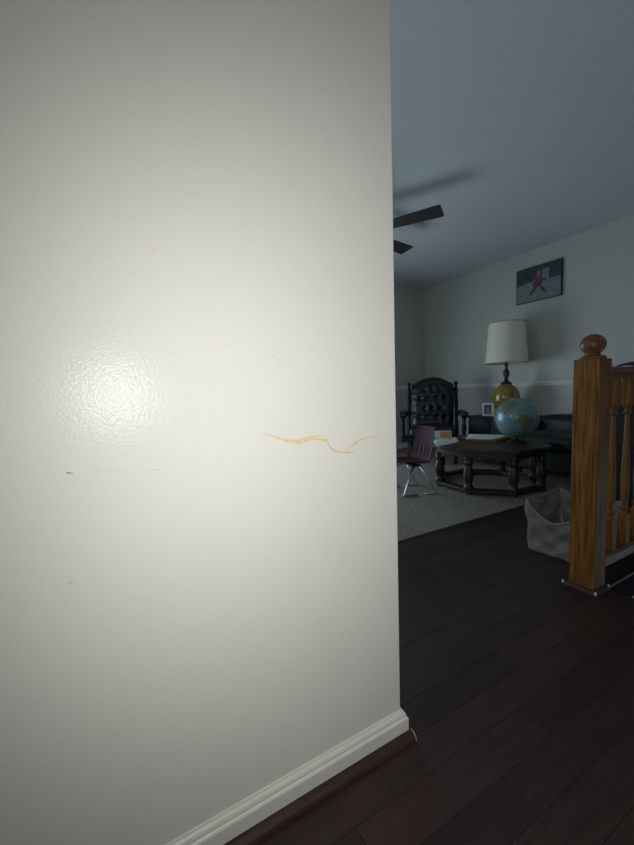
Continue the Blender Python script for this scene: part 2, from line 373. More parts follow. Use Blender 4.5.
def baluster_mesh():
    b = BX(-0.019, 0.019, -0.019, 0.019, 0.122, 0.27); box(b, -0.019, 0.019, -0.019, 0.019, 0.795, 0.918)
    lathe([(0.019, 0.27), (0.014, 0.278), (0.012, 0.285), (0.018, 0.295), (0.018, 0.302), (0.012, 0.312), (0.016, 0.36), (0.018, 0.42), (0.016, 0.50), (0.012, 0.62), (0.0095, 0.735), (0.0095, 0.748), (0.015, 0.755), (0.016, 0.762), (0.012, 0.770), (0.0125, 0.778), (0.019, 0.795)], 12, b)
    return b
first = build('baluster', baluster_mesh(), M['oak'], bal, loc=(0.200, 0, 0), bevel=0.0015, seg=1)
x = 0.200+0.135
while x < LX-0.05:
    o = first.copy(); link(o, bal); o.location = (x, 0, 0); x += 0.135
build('rail_support', BX(LX-0.5, LX-0.43, -0.025, 0.025, 0, 0.075), M['oak'], bal)
build('rail_support', BX(LX-1.6, LX-1.53, -0.025, 0.025, 0, 0.075), M['oak'], bal)

# navy and white cloth on the handrail
cl = thing('folded_cloth', 'white cloth with navy blue strap lying on the oak handrail', 'cloth', (2.26, 0.8185, 0.9725))
build('cloth', cushion(-0.10, 0.16, -0.030, 0.030, 0.0, 0.013, 0.004, 8), M['white_cloth'], cl, smooth=True)
def strap(u, v):
    t = u; x = -0.16 + 0.36*t; z = 0.0015 + 0.020*math.sin(min(t*2.2, 1)*PI/2)*(1-0.5*max(0, t-0.6)/0.4)
    return (x, -0.036+0.072*v, z + 0.004*math.sin(v*PI))
o = build('strap', grid(strap, 14, 6), M['navy'], cl, smooth=True); sd = o.modifiers.new('s', 'SOLIDIFY'); sd.thickness = 0.005; sd.offset = 1

# ---------------------------------------------------------------- marks on the near wall
def wall_ribbon(name, pts, wd, m, label, cat='wall mark', group=None):
    """flat irregular stroke on the wall; pts are (x, z) on the wall plane"""
    bm = bmesh.new(); n = len(pts); out = []
    for i, (x, z) in enumerate(pts):
        a = pts[max(i-1, 0)]; b = pts[min(i+1, n-1)]; t = Vector((b[0]-a[0], b[1]-a[1])).normalized()
        ww = wd[i] if isinstance(wd, (list, tuple)) else wd
        ww *= random.uniform(0.75, 1.2); nx, nz = -t.y*ww/2, t.x*ww/2
        out.append((bm.verts.new((x+nx, WN-0.00025, z+nz)), bm.verts.new((x-nx, WN-0.00025, z-nz))))
    for a, b in zip(out, out[1:]): bm.faces.new((a[0], b[0], b[1], a[1]))
    return bm
def wp(px, py):
    d = FWD + RGT*((px-317)/F_PX) + UPV*((422.5-py)/F_PX); t = WN/d.y; p = Vector((0, 0, CAM_H))+d*t; return (p.x, p.z)
def dense(pl, n=8):
    pl = [Vector(p) for p in pl]; out = []
    for i in range(len(pl)-1):
        p0 = pl[max(i-1, 0)]; p1 = pl[i]; p2 = pl[i+1]; p3 = pl[min(i+2, len(pl)-1)]
        for k in range(n):
            t = k/n; out.append(0.5*((2*p1)+(p2-p0)*t+(2*p0-5*p1+4*p2-p3)*t*t+(3*p1-p0-3*p2+p3)*t**3))
    out.append(pl[-1]); return [tuple(p) for p in out]
scr = thing('crayon_scribble', 'wavy orange crayon scribble drawn on the white wall', 'drawing', (0, 0, 0))
strokes = [
    ([(262, 435), (268, 434.6), (276, 437.5), (284, 439.5), (296, 440.5), (306, 438), (316, 436.2), (324, 436.3)], 1.3),
    ([(280, 438), (288, 441.5), (298, 442.8), (306, 440.6), (314, 439), (322, 439.6), (328, 441.5)], 1.5),
    ([(326, 437), (328, 444), (333, 449.5), (341, 452.2), (350, 452.3), (354, 451)], 1.5),
    ([(347, 450.5), (352, 446), (359, 440.5), (367, 437.6), (378, 436.2)], 1.2),
    ([(284, 440.5), (292, 442), (300, 441.4)], 2.2),
    ([(316, 439), (324, 440), (329, 442)], 1.8)]
for si, (pts, px) in enumerate(strokes):
    q = [wp(*p) for p in dense(pts)]; n = len(q); wd = [px*0.0032*(0.35+0.65*math.sin(PI*min(max(i/(n-1), 0.08), 0.92))) for i in range(n)]
    build('stroke', wall_ribbon('s', q, wd, None, ''), M['crayon'], scr, loc=(0, -0.00008*si, 0))
def mark(pts, px, m, label):
    q = [wp(*p) for p in dense(pts, 5)]; n = len(q); wd = [px*0.0019*(0.3+0.7*math.sin(PI*min(max(i/(n-1), 0.1), 0.9))) for i in range(n)]
    tag(build('wall_scuff', wall_ribbon('m', q, wd, None, ''), M[m]), label, 'scuff mark', 'faint marks on the near wall')
mark([(66, 473), (69, 472.8), (73, 473.5)], 0.8, 'ink', 'short dark scuff below the flash highlight on the white wall')
mark([(95, 472), (110, 471.5), (128, 471)], 0.35, 'pencil', 'long thin grey line just right of the dark scuff on the wall')
mark([(148, 470.5), (154, 469.6), (163, 469)], 0.7, 'pencil', 'thin grey scratch ending the faint line on the white wall')
mark([(146, 255), (150, 252.5), (157, 250.5)], 1.4, 'brownspot', 'small tan smudge high on the white wall above the highlight')
mark([(217, 334), (216, 343), (219, 352)], 0.7, 'brownspot', 'faint upright curved smudge between highlight and crayon scribble')
mark([(226, 336), (227, 344), (225, 350)], 0.5, 'pencil', 'fainter upright grey stroke beside the curved smudge')
mark([(266, 359), (272, 356.5), (279, 352.5)], 0.5, 'pencil', 'thin diagonal pencil scratch above the crayon scribble')
mark([(67, 583), (70, 582.4), (73, 583.6)], 1.2, 'pencil', 'small grey speck low on the left of the white wall')

# ---------------------------------------------------------------- ceiling fan
fan = thing('ceiling_fan', 'dark ceiling fan with five blades showing past the wall edge', 'ceiling fan', (2.00, 2.72, 2.27))
build('downrod', lathe([(0.012, 0.05), (0.012, 0.125)], 12), M['fanmetal'], fan, smooth=True)
build('canopy', lathe([(0.02, 0.10), (0.05, 0.12), (0.068, 0.155), (0.068, 0.1698)], 24), M['fanmetal'], fan, smooth=True)
build('motor_housing', lathe([(0.0, -0.045), (0.06, -0.045), (0.095, -0.02), (0.10, 0.01), (0.085, 0.04), (0.03, 0.055), (0.0, 0.055)], 28), M['fanmetal'], fan, smooth=True)
build('light_bowl', lathe([(0.0, -0.125), (0.05, -0.115), (0.085, -0.085), (0.095, -0.05), (0.0, -0.045)], 24), M['shade'], fan, smooth=True)
def blade_mesh():
    pts = []
    for k in range(9): 
        t = k/8; pts.append((0.16+0.525*t, -0.055-0.020*t))
    pts += [(0.693, -0.066), (0.695, 0.0), (0.693, 0.066)]
    for k in range(9):
        t = 1-k/8; pts.append((0.16+0.525*t, 0.055+0.020*t))
    b = prism(pts, -0.003, 0.003)
    bmesh.ops.rotate(b, verts=b.verts[:], cent=(0, 0, 0), matrix=Matrix.Rotation(R_(-11), 3, 'X'))
    return b
def iron_mesh():
    b = BX(0.085, 0.23, -0.014, 0.014, -0.012, -0.004); box(b, 0.16, 0.23, -0.03, 0.03, -0.012, -0.006); return b
b0 = build('blade', blade_mesh(), M['fan'], fan); i0 = build('blade_iron', iron_mesh(), M['fanmetal'], b0)
for k in range(5):
    a = R_(12-72+72*k)
    if k == 0: b0.rotation_euler = (0, 0, a); continue
    b = b0.copy(); link(b, fan); b.rotation_euler = (0, 0, a); i = i0.copy(); link(i, b)

# ---------------------------------------------------------------- picture on the far wall
pic = thing('framed_picture', 'dark-edged canvas photo of a figure in pink hung on the far wall', 'picture', (XF-0.001, 2.518, 2.05))
PWd, PHt = 0.252, 0.193
build('canvas_edge', BX(-0.028, 0, -PWd, PWd, -PHt, PHt), M['frame_black'], pic)
def pcol(u, v):
    """u 0..1 left to right as seen, v 0..1 bottom to top"""
    n = 0.5+0.5*math.sin(u*23+3*math.sin(v*17))*math.sin(v*19+u*7)
    if v > 0.50 + 0.06*math.sin(u*5): c = (0.030+0.03*n, 0.040+0.03*n, 0.052+0.03*n)
    else: c = (0.17+0.05*n, 0.18+0.05*n, 0.20+0.05*n)
    if u > 0.60 and v > 0.36 and u < 0.74 and v < 0.86: c = (0.20, 0.21, 0.23)
    if 0.74 < u and 0.42 < v < 0.54: c = (0.16, 0.18, 0.20)
    def el(cx, cy, a, b_, th=0):
        x, y = (u-cx), (v-cy); ct, s2 = math.cos(th), math.sin(th); X, Y = x*ct+y*s2, -x*s2+y*ct
        return (X/a)**2+(Y/b_)**2 < 1
    if el(0.50, 0.57, 0.12, 0.17): c = (0.15, 0.060, 0.085)
    if el(0.47, 0.46, 0.09, 0.09): c = (0.12, 0.035, 0.055)
    if el(0.52, 0.77, 0.05, 0.075): c = (0.24, 0.13, 0.10)
    if el(0.40, 0.30, 0.035, 0.17, -0.55): c = (0.05, 0.05, 0.06)
    if el(0.61, 0.30, 0.035, 0.16, 0.5): c = (0.08, 0.07, 0.08)
    if el(0.63, 0.57, 0.075, 0.03, -0.2): c = (0.07, 0.05, 0.06)
    if el(0.38, 0.55, 0.06, 0.03, 0.6): c = (0.20, 0.16, 0.16)
    return c
nu, nv = 84, 63
bm = grid(lambda u, v: (-0.0285, PWd*0.975*(1-2*u), PHt*0.97*(2*v-1)), nu, nv)
me = bpy.data.meshes.new('canvas_print'); bm.to_mesh(me); bm.free(); me.materials.append(M['print'])
ca = me.color_attributes.new('print', 'FLOAT_COLOR', 'POINT')
for i, v in enumerate(me.vertices):
    ca.data[i].color = (*pcol(0.5-v.co.y/(2*PWd*0.975), 0.5+v.co.z/(2*PHt*0.97)), 1)
link(bpy.data.objects.new('canvas_print', me), pic)

# ---------------------------------------------------------------- octagonal coffee table
TC = (3.0, 2.2); TZ = 0.40
tb = thing('coffee_table', 'dark wood octagonal coffee table with turned legs and floor frame', 'table', (*TC, CZ))
def octa(r, a0=18): return [(r*math.cos(R_(a0+45*k)), r*math.sin(R_(a0+45*k))) for k in range(8)]
zt = TZ-CZ
o = build('table_top', prism(octa(0.52), zt-0.032, zt), M['tabletop'], tb, bevel=0.008, seg=3)
def ring(r0, r1, z0, z1, a0=18):
    b = bmesh.new(); a = octa(r0, a0); c = octa(r1, a0); V = [[b.verts.new((*p, z)) for p in poly] for poly, z in ((a, z0), (c, z0), (c, z1), (a, z1))]
    for k in range(8):
        for q in range(4): b.faces.new((V[q][k], V[q][(k+1) % 8], V[(q+1) % 4][(k+1) % 8], V[(q+1) % 4][k]))
    return b
build('apron', ring(0.43, 0.47, zt-0.075, zt-0.032), M['darkwood'], tb)
build('floor_frame', ring(0.395, 0.475, 0.012, 0.045), M['darkwood'], tb, bevel=0.005)
legp = [(0.0, 0.045), (0.040, 0.045), (0.042, 0.06), (0.034, 0.075), (0.028, 0.09), (0.036, 0.12), (0.042, 0.16), (0.038, 0.20), (0.028, 0.235), (0.026, 0.25), (0.036, 0.262), (0.036, 0.278), (0.030, 0.285), (0.038, 0.30), (0.038, zt-0.075), (0.0, zt-0.075)]
lm = None
for (x, y) in octa(0.44):
    if lm is None: lm = build('leg', lathe(legp, 16), M['darkwood'], tb, smooth=True, loc=(x, y, 0)); l = lm
    else: l = lm.copy(); link(l, tb); l.location = (x, y, 0)
fm = None
for (x, y) in octa(0.435):
    if fm is None: fm = build('foot', lathe([(0.03, 0), (0.036, 0.004), (0.034, 0.012)], 16), M['darkwood'], tb, loc=(x, y, 0))
    else: l = fm.copy(); link(l, tb); l.location = (x, y, 0)
am = None; half = 0.45*math.sin(R_(22.5)); apo = 0.445*math.cos(R_(22.5))
def arch():
    b = bmesh.new(); n = 12; V = []
    for i in range(n+1):
        t = -1+2*i/n; x = t*half; zb = zt-0.075 - 0.010 - 0.085*abs(t)**3.0
        V.append([b.verts.new((x, yy, z)) for yy, z in ((-0.011, zb), (0.011, zb), (0.011, zt-0.0755), (-0.011, zt-0.0755))])
    for a, c in zip(V, V[1:]):
        for q in range(4): b.faces.new((a[q], a[(q+1) % 4], c[(q+1) % 4], c[q]))
    b.faces.new(V[0]); b.faces.new(V[-1]); return b
for k in range(8):
    a = R_(18+22.5+45*k)
    if am is None: am = build('arched_bracket', arch(), M['darkwood'], tb); l = am
    else: l = am.copy(); link(l, tb)
    l.location = (apo*math.cos(a), apo*math.sin(a), 0); l.rotation_euler = (0, 0, a-PI/2)

# things on the coffee table
def sheet(name, corners, z, m, label, cat, lift=None, th=0.0006, group=None):
    c = [Vector((x, y, 0)) for x, y in corners]
    def fn(u, v):
        p = (c[0]*(1-u)+c[1]*u)*(1-v) + (c[3]*(1-u)+c[2]*u)*v
        zz = z + 0.0015*math.sin(5*u+3*v)**2 + (lift(u, v) if lift else 0)
        return (p.x, p.y, zz)
    o = build(name, grid(fn, 12, 8), M[m], None, smooth=True)
    s = o.modifiers.new('s', 'SOLIDIFY'); s.thickness = th; s.offset = 1
    if label: tag(o, label, cat, group)
    return o
brd = tag(build('drawing_board', prism([(2.86, 2.30), (3.00, 2.10), (3.42, 2.18), (3.22, 2.56)], TZ+0.0003, TZ+0.022), M['board'], bevel=0.003), 'flat brown wooden board lying on the coffee table under white paper', 'board')
sheet('paper_sheet', [(2.87, 2.33), (3.01, 2.15), (3.42, 2.23), (3.21, 2.55)], TZ+0.0225, 'paper', 'long white paper sheet lying on the brown board on the coffee table', 'paper')
sheet('paper_sheet', [(2.42, 2.25), (2.80, 2.34), (3.02, 2.56), (2.62, 2.50)], TZ+0.001, 'paper', 'large white paper hanging over the table edge behind the maroon chair', 'paper', lift=lambda u, v: 0.010*(1-u)*v)
bk = thing('picture_booklet', 'small open booklet with orange picture standing on the coffee table papers', 'booklet', (2.70, 2.47, TZ+0.0145), R_(-40))
o = build('page', grid(lambda u, v: (-0.10+0.20*u, 0.03*v+0.004*math.sin(u*PI), 0.085*v), 8, 4), M['paper'], bk, smooth=True); s = o.modifiers.new('s', 'SOLIDIFY'); s.thickness = 0.0008
def patch(name, m, x0, x1, v0, v1):
    o = build(name, grid(lambda u, v: (x0+(x1-x0)*u, 0.03*(v0+(v1-v0)*v)+0.004*math.sin(((x0+(x1-x0)*u)+0.1)/0.2*PI)-0.0022, 0.085*(v0+(v1-v0)*v)), 4, 2), M[m], bk); return o
patch('orange_picture', 'orange', -0.002, 0.092, 0.22, 0.92); patch('print_line', 'ink', -0.09, -0.03, 0.18, 0.26); patch('print_line', 'ink', -0.09, -0.05, 0.06, 0.12)
sheet('paper_sheet', [(2.90, 2.375), (2.93, 2.34), (2.97, 2.41), (2.92, 2.43)], TZ+0.0265, 'greenink', 'small dull green slip of paper between the two white sheets', 'paper')

# globe on its stand
gl = thing('desk_globe', 'pale blue world globe on a low stand on the coffee table', 'globe', (3.165, 2.018, TZ))
GR = 0.178; gz = 0.216
build('base', lathe([(0.0, 0.0005), (0.085, 0.0005), (0.088, 0.008), (0.07, 0.016), (0.025, 0.022), (0.014, 0.03), (0.012, 0.0375), (0.0, 0.0375)], 28), M['darkwood'], gl, smooth=True)
LAND = [
    [(-165, 62), (-155, 71), (-125, 70), (-95, 73), (-80, 68), (-62, 58), (-55, 52), (-66, 45), (-75, 37), (-81, 27), (-84, 30), (-97, 27), (-96, 19), (-88, 16), (-83, 9), (-78, 8), (-90, 14), (-104, 19), (-112, 29), (-122, 36), (-125, 48), (-140, 60), (-155, 58)],
    [(-78, 8), (-72, 12), (-60, 9), (-50, 1), (-35, -6), (-39, -16), (-48, -26), (-58, -36), (-66, -46), (-71, -54), (-74, -46), (-71, -30), (-71, -18), (-80, -5)],
    [(-50, 60), (-42, 65), (-22, 72), (-30, 82), (-55, 80), (-58, 70)],
    [(-17, 15), (-8, 34), (10, 37), (30, 31), (43, 12), (51, 11), (40, -5), (35, -24), (20, -35), (12, -17), (9, 3), (-8, 5)],
    [(-9, 38), (0, 48), (8, 55), (25, 70), (60, 70), (100, 76), (170, 67), (160, 60), (140, 50), (122, 38), (120, 25), (105, 10), (95, 18), (80, 8), (70, 22), (57, 26), (48, 30), (35, 36), (28, 40), (15, 40), (5, 43)],
    [(115, -22), (130, -12), (142, -11), (153, -28), (145, -38), (130, -32), (116, -34)]]
def inside(lon, lat, poly):
    r = False; n = len(poly)
    for i in range(n):
        x1, y1 = poly[i]; x2, y2 = poly[(i+1) % n]
        if (y1 > lat) != (y2 > lat) and lon < (x2-x1)*(lat-y1)/(y2-y1)+x1: r = not r
    return r
def gcol(lon, lat):
    jl = lon + 2.0*math.sin(lat*0.6)+1.2*math.sin(lat*1.7); jt = lat+1.5*math.sin(lon*0.5)
    if abs(lat) > 83: return (0.50, 0.55, 0.55)
    for k, p in enumerate(LAND):
        if inside(jl, jt, p):
            n = 0.5+0.5*math.sin(lon*0.35+2*math.sin(lat*0.22))
            return (0.13+0.07*n, 0.135+0.04*n, 0.07+0.02*n)
    g = 0.02*math.sin(lon*0.2)*math.sin(lat*0.2)
    if abs((lon+7.5) % 15-7.5) < 0.9 or abs((lat+7.5) % 15-7.5) < 0.9: return (0.17, 0.29, 0.32)
    return (0.135+g, 0.255+g, 0.29+g)
nlo, nla = 144, 80
bm = bmesh.new(); V = []
for j in range(nla+1):
    la = -PI/2+PI*j/nla
    V.append([bm.verts.new((GR*math.cos(la)*math.cos(2*PI*i/nlo), GR*math.cos(la)*math.sin(2*PI*i/nlo), GR*math.sin(la))) for i in range(nlo)] if 0 < j < nla else [bm.verts.new((0, 0, GR*math.sin(la)))])
for j in range(nla):
    for i in range(nlo):
        i2 = (i+1) % nlo; a, b = V[j], V[j+1]
        if len(a) == 1: bm.faces.new((a[0], b[i2], b[i]))
        elif len(b) == 1: bm.faces.new((a[i], a[i2], b[0]))
        else: bm.faces.new((a[i], a[i2], b[i2], b[i]))
sp = build('sphere', bm, M['globe'], gl, smooth=True, loc=(0, 0, gz))
ca = sp.data.color_attributes.new('print', 'FLOAT_COLOR', 'POINT')
for i, v in enumerate(sp.data.vertices):
    ca.data[i].color = (*gcol(math.degrees(math.atan2(v.co.y, v.co.x)), math.degrees(math.asin(max(-1, min(1, v.co.z/GR))))), 1)
# turn the Americas to the camera, pole tipped
d = (CAM-Vector((3.165, 2.018, TZ+gz))); face = math.atan2(d.y, d.x)
axis_fwd = Vector((d.x, d.y, 0)).normalized()
sp.rotation_euler = (Matrix.Rotation(R_(14), 3, axis_fwd) @ Matrix.Rotation(face + R_(78), 3, 'Z')).to_euler()
side = Vector((-axis_fwd.y, axis_fwd.x, 0))
mer = []
for k in range(19):
    a = R_(-200 + 180*k/18 - 66+ 86); rr = GR+0.008
    mer.append(Vector((0, 0, gz)) + side*(-rr*math.cos(R_(-114+180*k/18))*1.0) + Vector((0, 0, rr*math.sin(R_(-114+180*k/18)))))
build('meridian_arm', tube(mer, 0.004, 8), M['brass'], gl, smooth=True)

# ---------------------------------------------------------------- maroon child's chair
ch = thing('school_chair', "maroon moulded plastic child's chair with chrome legs beside the coffee table", 'chair', (2.262, 2.42, CZ), R_(-13))
SP = [(-0.165, 0.252), (-0.155, 0.266), (-0.12, 0.272), (-0.04, 0.264), (0.04, 0.258), (0.095, 0.262), (0.125, 0.285), (0.140, 0.32), (0.152, 0.375), (0.164, 0.43), (0.178, 0.50), (0.190, 0.555), (0.192, 0.565)]
spd = [tuple(p) for p in dense(SP, 2)]
ns = len(spd)-1; nw = 27
def shell(u, v):
    i = min(int(u*ns+1e-6), ns); x, z = spd[i]; s = v*2-1
    up = max(0, (z-0.29)/0.25); hw = 0.158 - 0.018*min(up, 1)
    if i > ns-2: hw -= 0.012*(i-ns+2)
    if i < 2: hw -= 0.012*(2-i)
    cup = 0.022*abs(s)**2.5
    if z < 0.29 and x < 0.12: return (x, s*hw, z+cup*0.7)
    return (x-cup*1.0, s*hw, z)
b = grid(shell, ns, nw); b.faces.ensure_lookup_table()
kill = []
for f in b.faces:
    c = f.calc_center_median()
    if 0.30 < c.z < 0.41 and abs(c.y) < 0.125:
        j = int(round((c.y/0.158+1)/2*nw-0.5))
        if j % 5 == 1: kill.append(f)
bmesh.ops.delete(b, geom=kill, context='FACES')
o = build('seat_shell', b, M['maroon'], ch, smooth=True); s = o.modifiers.new('s', 'SOLIDIFY'); s.thickness = 0.006; s.offset = -1
ss = o.modifiers.new('ss', 'SUBSURF'); ss.levels = 1; ss.render_levels = 1
for sy in (-1, 1):
    y = sy*0.125; yo = sy*0.158
    build('leg', tube(rounded([(-0.035, y, 0.250), (-0.145, yo, 0.018), (-0.165, yo, 0.008), (-0.02, yo, 0.008)], 0.02), 0.0075, 10), M['chrome'], ch, smooth=True)
    build('leg', tube(rounded([(0.02, y, 0.248), (0.155, yo, 0.018), (0.165, yo, 0.008), (0.04, yo, 0.008)], 0.02), 0.0075, 10), M['chrome'], ch, smooth=True)
    for fx in (-0.14, 0.14): build('glide', lathe([(0.011, 0.0), (0.012, 0.004), (0.011, 0.0155)], 12), M['chrome'], ch, loc=(fx, yo, 0))
build('seat_bracket', BX(-0.05, 0.035, -0.13, 0.13, 0.238, 0.252), M['blackplastic'], ch)

# ---------------------------------------------------------------- leather high-back armchair in the corner
ac = thing('armchair', 'dark tufted leather high-back armchair with knobbed posts near the corner', 'armchair', (3.50, 3.33, CZ), R_(-46))
build('seat_cushion', cushion(-0.27, 0.27, -0.30, 0.23, 0.31, 0.43, 0.035), M['leather'], ac, smooth=True)
build('seat_frame', BX(-0.29, 0.29, -0.29, 0.25, 0.255, 0.309), M['blackwood'], ac, bevel=0.008)
btn = [(x, z) for z, xs in ((0.52, (-0.15, -0.05, 0.05, 0.15)), (0.64, (-0.1, 0.0, 0.1)), (0.76, (-0.15, -0.05, 0.05, 0.15)), (0.88, (-0.1, 0, 0.1))) for x in xs]
def back(u, v):
    s = u*2-1; z = 0.40 + v*(0.50 + 0.075*math.cos(s*PI/2)); x = s*(0.262-0.008*math.cos(v*PI))
    y = -0.06 + 0.02*abs(s)**2 - 0.035*(1-abs(s)**6)*(1-abs(2*v-1)**8)
    for bx, bz in btn:
        dd = (x-bx)**2+(z-bz)**2; y += 0.030*math.exp(-dd/0.0011) - 0.0
    y += 0.006*math.cos((x+z)*2*PI/0.155)*math.cos((x-z)*2*PI/0.155)
    return (x, y + (z-0.40)*0.22 + 0.20, z)
o = build('backrest', grid(back, 44, 44), M['leather'], ac, smooth=True); s = o.modifiers.new('s', 'SOLIDIFY'); s.thickness = 0.06; s.offset = -1
for bx, bz in btn:
    c = bmesh.new(); bmesh.ops.create_icosphere(c, subdivisions=1, radius=0.011); build('button', c, M['leather'], ac, smooth=True, loc=(bx, 0.148+(bz-0.40)*0.22, bz))
crest = []
bm = bmesh.new(); V = []
for i in range(25):
    s = -1+2*i/24; z0 = 0.905 + 0.075*math.cos(s*PI/2); z1 = z0+0.038+0.022*math.cos(s*PI/2); x = s*0.262; y = 0.20+(z0-0.40)*0.22-0.055
    V.append([bm.verts.new(p) for p in ((x, y, z0), (x, y+0.05, z0), (x, y+0.055, z1), (x, y+0.005, z1))])
for a, c in zip(V, V[1:]):
    for q in range(4): bm.faces.new((a[q], a[(q+1) % 4], c[(q+1) % 4], c[q]))
bm.faces.new(V[0]); bm.faces.new(V[-1])
build('crest_rail', bm, M['blackwood'], ac, bevel=0.006)
for sx in (-1, 1):
    z_top = 0.935
    pts = [(sx*0.292, 0.16+0.22*(z-0.30), z) for z in (0.006, 0.10, 0.28, 0.30, 0.44, 0.50, 0.56, 0.60, 0.72, 0.80, 0.86, 0.90, z_top)]
    post = build('post', tube(pts, [0.018, 0.022, 0.024, 0.026, 0.024, 0.018, 0.026, 0.019, 0.024, 0.019, 0.024, 0.02, 0.014], 12), M['blackwood'], ac, smooth=True)
    yb_ = 0.16+0.22*(z_top-0.30)
    build('knob', lathe([(0.0, -0.008), (0.012, -0.006), (0.018, 0.004), (0.024, 0.018), (0.024, 0.028), (0.016, 0.041), (0.0, 0.046)], 14), M['blackwood'], post, smooth=True, loc=(sx*0.292, yb_, z_top))
    build('armrest', cushion(sx*0.345-0.05, sx*0.345+0.05, -0.30, 0.235, 0.555, 0.615, 0.012, 8), M['leather'], ac, smooth=True)
    build('arm_support', lathe([(0.018, 0.255), (0.026, 0.30), (0.016, 0.34), (0.026, 0.42), (0.018, 0.50), (0.024, 0.556)], 12, None, sx*0.345, -0.25), M['blackwood'], ac, smooth=True)
    build('side_bar', BX(sx*0.31-0.03, sx*0.31+0.045*(1 if sx > 0 else 0.0)+(0 if sx > 0 else 0.02), -0.28, 0.13, 0.262, 0.300), M['blackwood'], ac) if sx > 0 else build('side_bar', BX(-0.355, -0.28, -0.28, 0.13, 0.262, 0.300), M['blackwood'], ac)
    build('leg', lathe([(0.018, 0.0), (0.024, 0.03), (0.016, 0.07), (0.028, 0.14), (0.02, 0.21), (0.026, 0.256)], 12, None, sx*0.25, -0.24), M['blackwood'], ac, smooth=True)

# ---------------------------------------------------------------- dark side cabinet, lamp and small photo
CX0, CX1, CY0, CY1, CH = 3.78, 4.28, 2.44, 3.03, 0.560
cb = thing('side_cabinet', 'low black-brown side cabinet under the table lamp', 'cabinet', ((CX0+CX1)/2, (CY0+CY1)/2, CZ))
hx, hy = (CX1-CX0)/2, (CY1-CY0)/2; hh = CH-CZ
build('top', BX(-hx-0.015, hx, -hy-0.015, hy+0.015, hh-0.025, hh), M['blackwood'], cb, bevel=0.005)
build('body', BX(-hx+0.01, hx-0.005, -hy, hy, 0.06, hh-0.025), M['blackwood'], cb)
build('plinth', BX(-hx+0.03, hx-0.02, -hy+0.02, hy-0.02, 0.0, 0.06), M['blackwood'], cb)
for k, (a, b) in enumerate(((-hy+0.01, -0.005), (0.005, hy-0.01))):
    dr = build('door', BX(-hx-0.006, -hx+0.01, a, b, 0.075, hh-0.04), M['blackwood'], cb, bevel=0.003)
    c = lathe([(0.0, 0.0), (0.006, 0.0), (0.006, 0.012), (0.012, 0.018), (0.010, 0.026), (0.0, 0.028)], 12)
    build('knob', c, M['brass'], dr, smooth=True, loc=(-hx-0.006, -0.04 if k == 0 else 0.04, hh*0.6), rot=(0, -PI/2, 0))
lp = thing('table_lamp', 'table lamp with cream drum shade and amber glass body on the cabinet', 'lamp', (4.02, 2.70, CH))
build('base', lathe([(0.0, 0.0003), (0.095, 0.0003), (0.098, 0.012), (0.080, 0.024), (0.060, 0.036), (0.0, 0.036)], 28), M['lampwood'], lp, smooth=True)
gp = [(0.055, 0.036)] + [(0.147*math.cos(R_(t))+0.0, 0.205+0.168*math.sin(R_(t))) for t in range(-66, 68, 6)] + [(0.050, 0.372)]
build('glass_body', lathe(gp, 40), M['amber'], lp, smooth=True)
build('cap', lathe([(0.062, 0.366), (0.064, 0.376), (0.05, 0.386), (0.03, 0.398), (0.022, 0.41)], 24), M['lampwood'], lp, smooth=True)
build('stem', lathe([(0.022, 0.41), (0.018, 0.44), (0.026, 0.455), (0.034, 0.475), (0.036, 0.495), (0.030, 0.515), (0.018, 0.53), (0.014, 0.555), (0.020, 0.575), (0.018, 0.60), (0.010, 0.62), (0.010, 0.70)], 20), M['lampwood'], lp, smooth=True)
build('bulb', lathe([(0.012, 0.70), (0.014, 0.72), (0.030, 0.76), (0.030, 0.78), (0.0, 0.81)], 16), M['white_cloth'], lp, smooth=True)
SZ0, SZ1, SR0, SR1 = 0.605, 1.060, 0.222, 0.188
b = bmesh.new(); n = 48; V = []
for (r, z) in ((SR0, SZ0), (SR1, SZ1), (SR1-0.004, SZ1), (SR0-0.004, SZ0)): V.append([b.verts.new((r*math.cos(2*PI*k/n), r*math.sin(2*PI*k/n), z)) for k in range(n)])
for q in range(4):
    for k in range(n): b.faces.new((V[q][k], V[q][(k+1) % n], V[(q+1) % 4][(k+1) % n], V[(q+1) % 4][k]))
shd = build('lamp_shade', b, M['shade'], lp)
for p in shd.data.polygons: p.use_smooth = False
for (r, z) in ((SR0, SZ0), (SR1, SZ1)):
    build('shade_trim', tube([(r*math.cos(2*PI*k/48), r*math.sin(2*PI*k/48), z) for k in range(49)], 0.005, 6, cap=False), M['shade_trim'], shd)
b = bmesh.new()
for k in range(3):
    a = 2*PI*k/3; tube([(0.012*math.cos(a), 0.012*math.sin(a), SZ1-0.012), ((SR1-0.003)*math.cos(a), (SR1-0.003)*math.sin(a), SZ1-0.002)], 0.002, 6, b)
build('spider', b, M['brass'], lp)
hp = [(0.0, -0.02, 0.70)] + [(0.0, 0.075*math.sin(R_(t)), 0.875-0.173*math.cos(R_(t))) for t in range(-170, 171, 20)][::-1]
build('harp', tube([(0, 0.07*math.sin(R_(t)), 0.873-0.173*math.cos(R_(t))) for t in range(10, 351, 20)], 0.0025, 6), M['brass'], lp)
build('finial', lathe([(0.0, 1.04), (0.007, 1.045), (0.004, 1.058), (0.010, 1.070), (0.0, 1.085)], 12), M['brass'], lp, smooth=True)

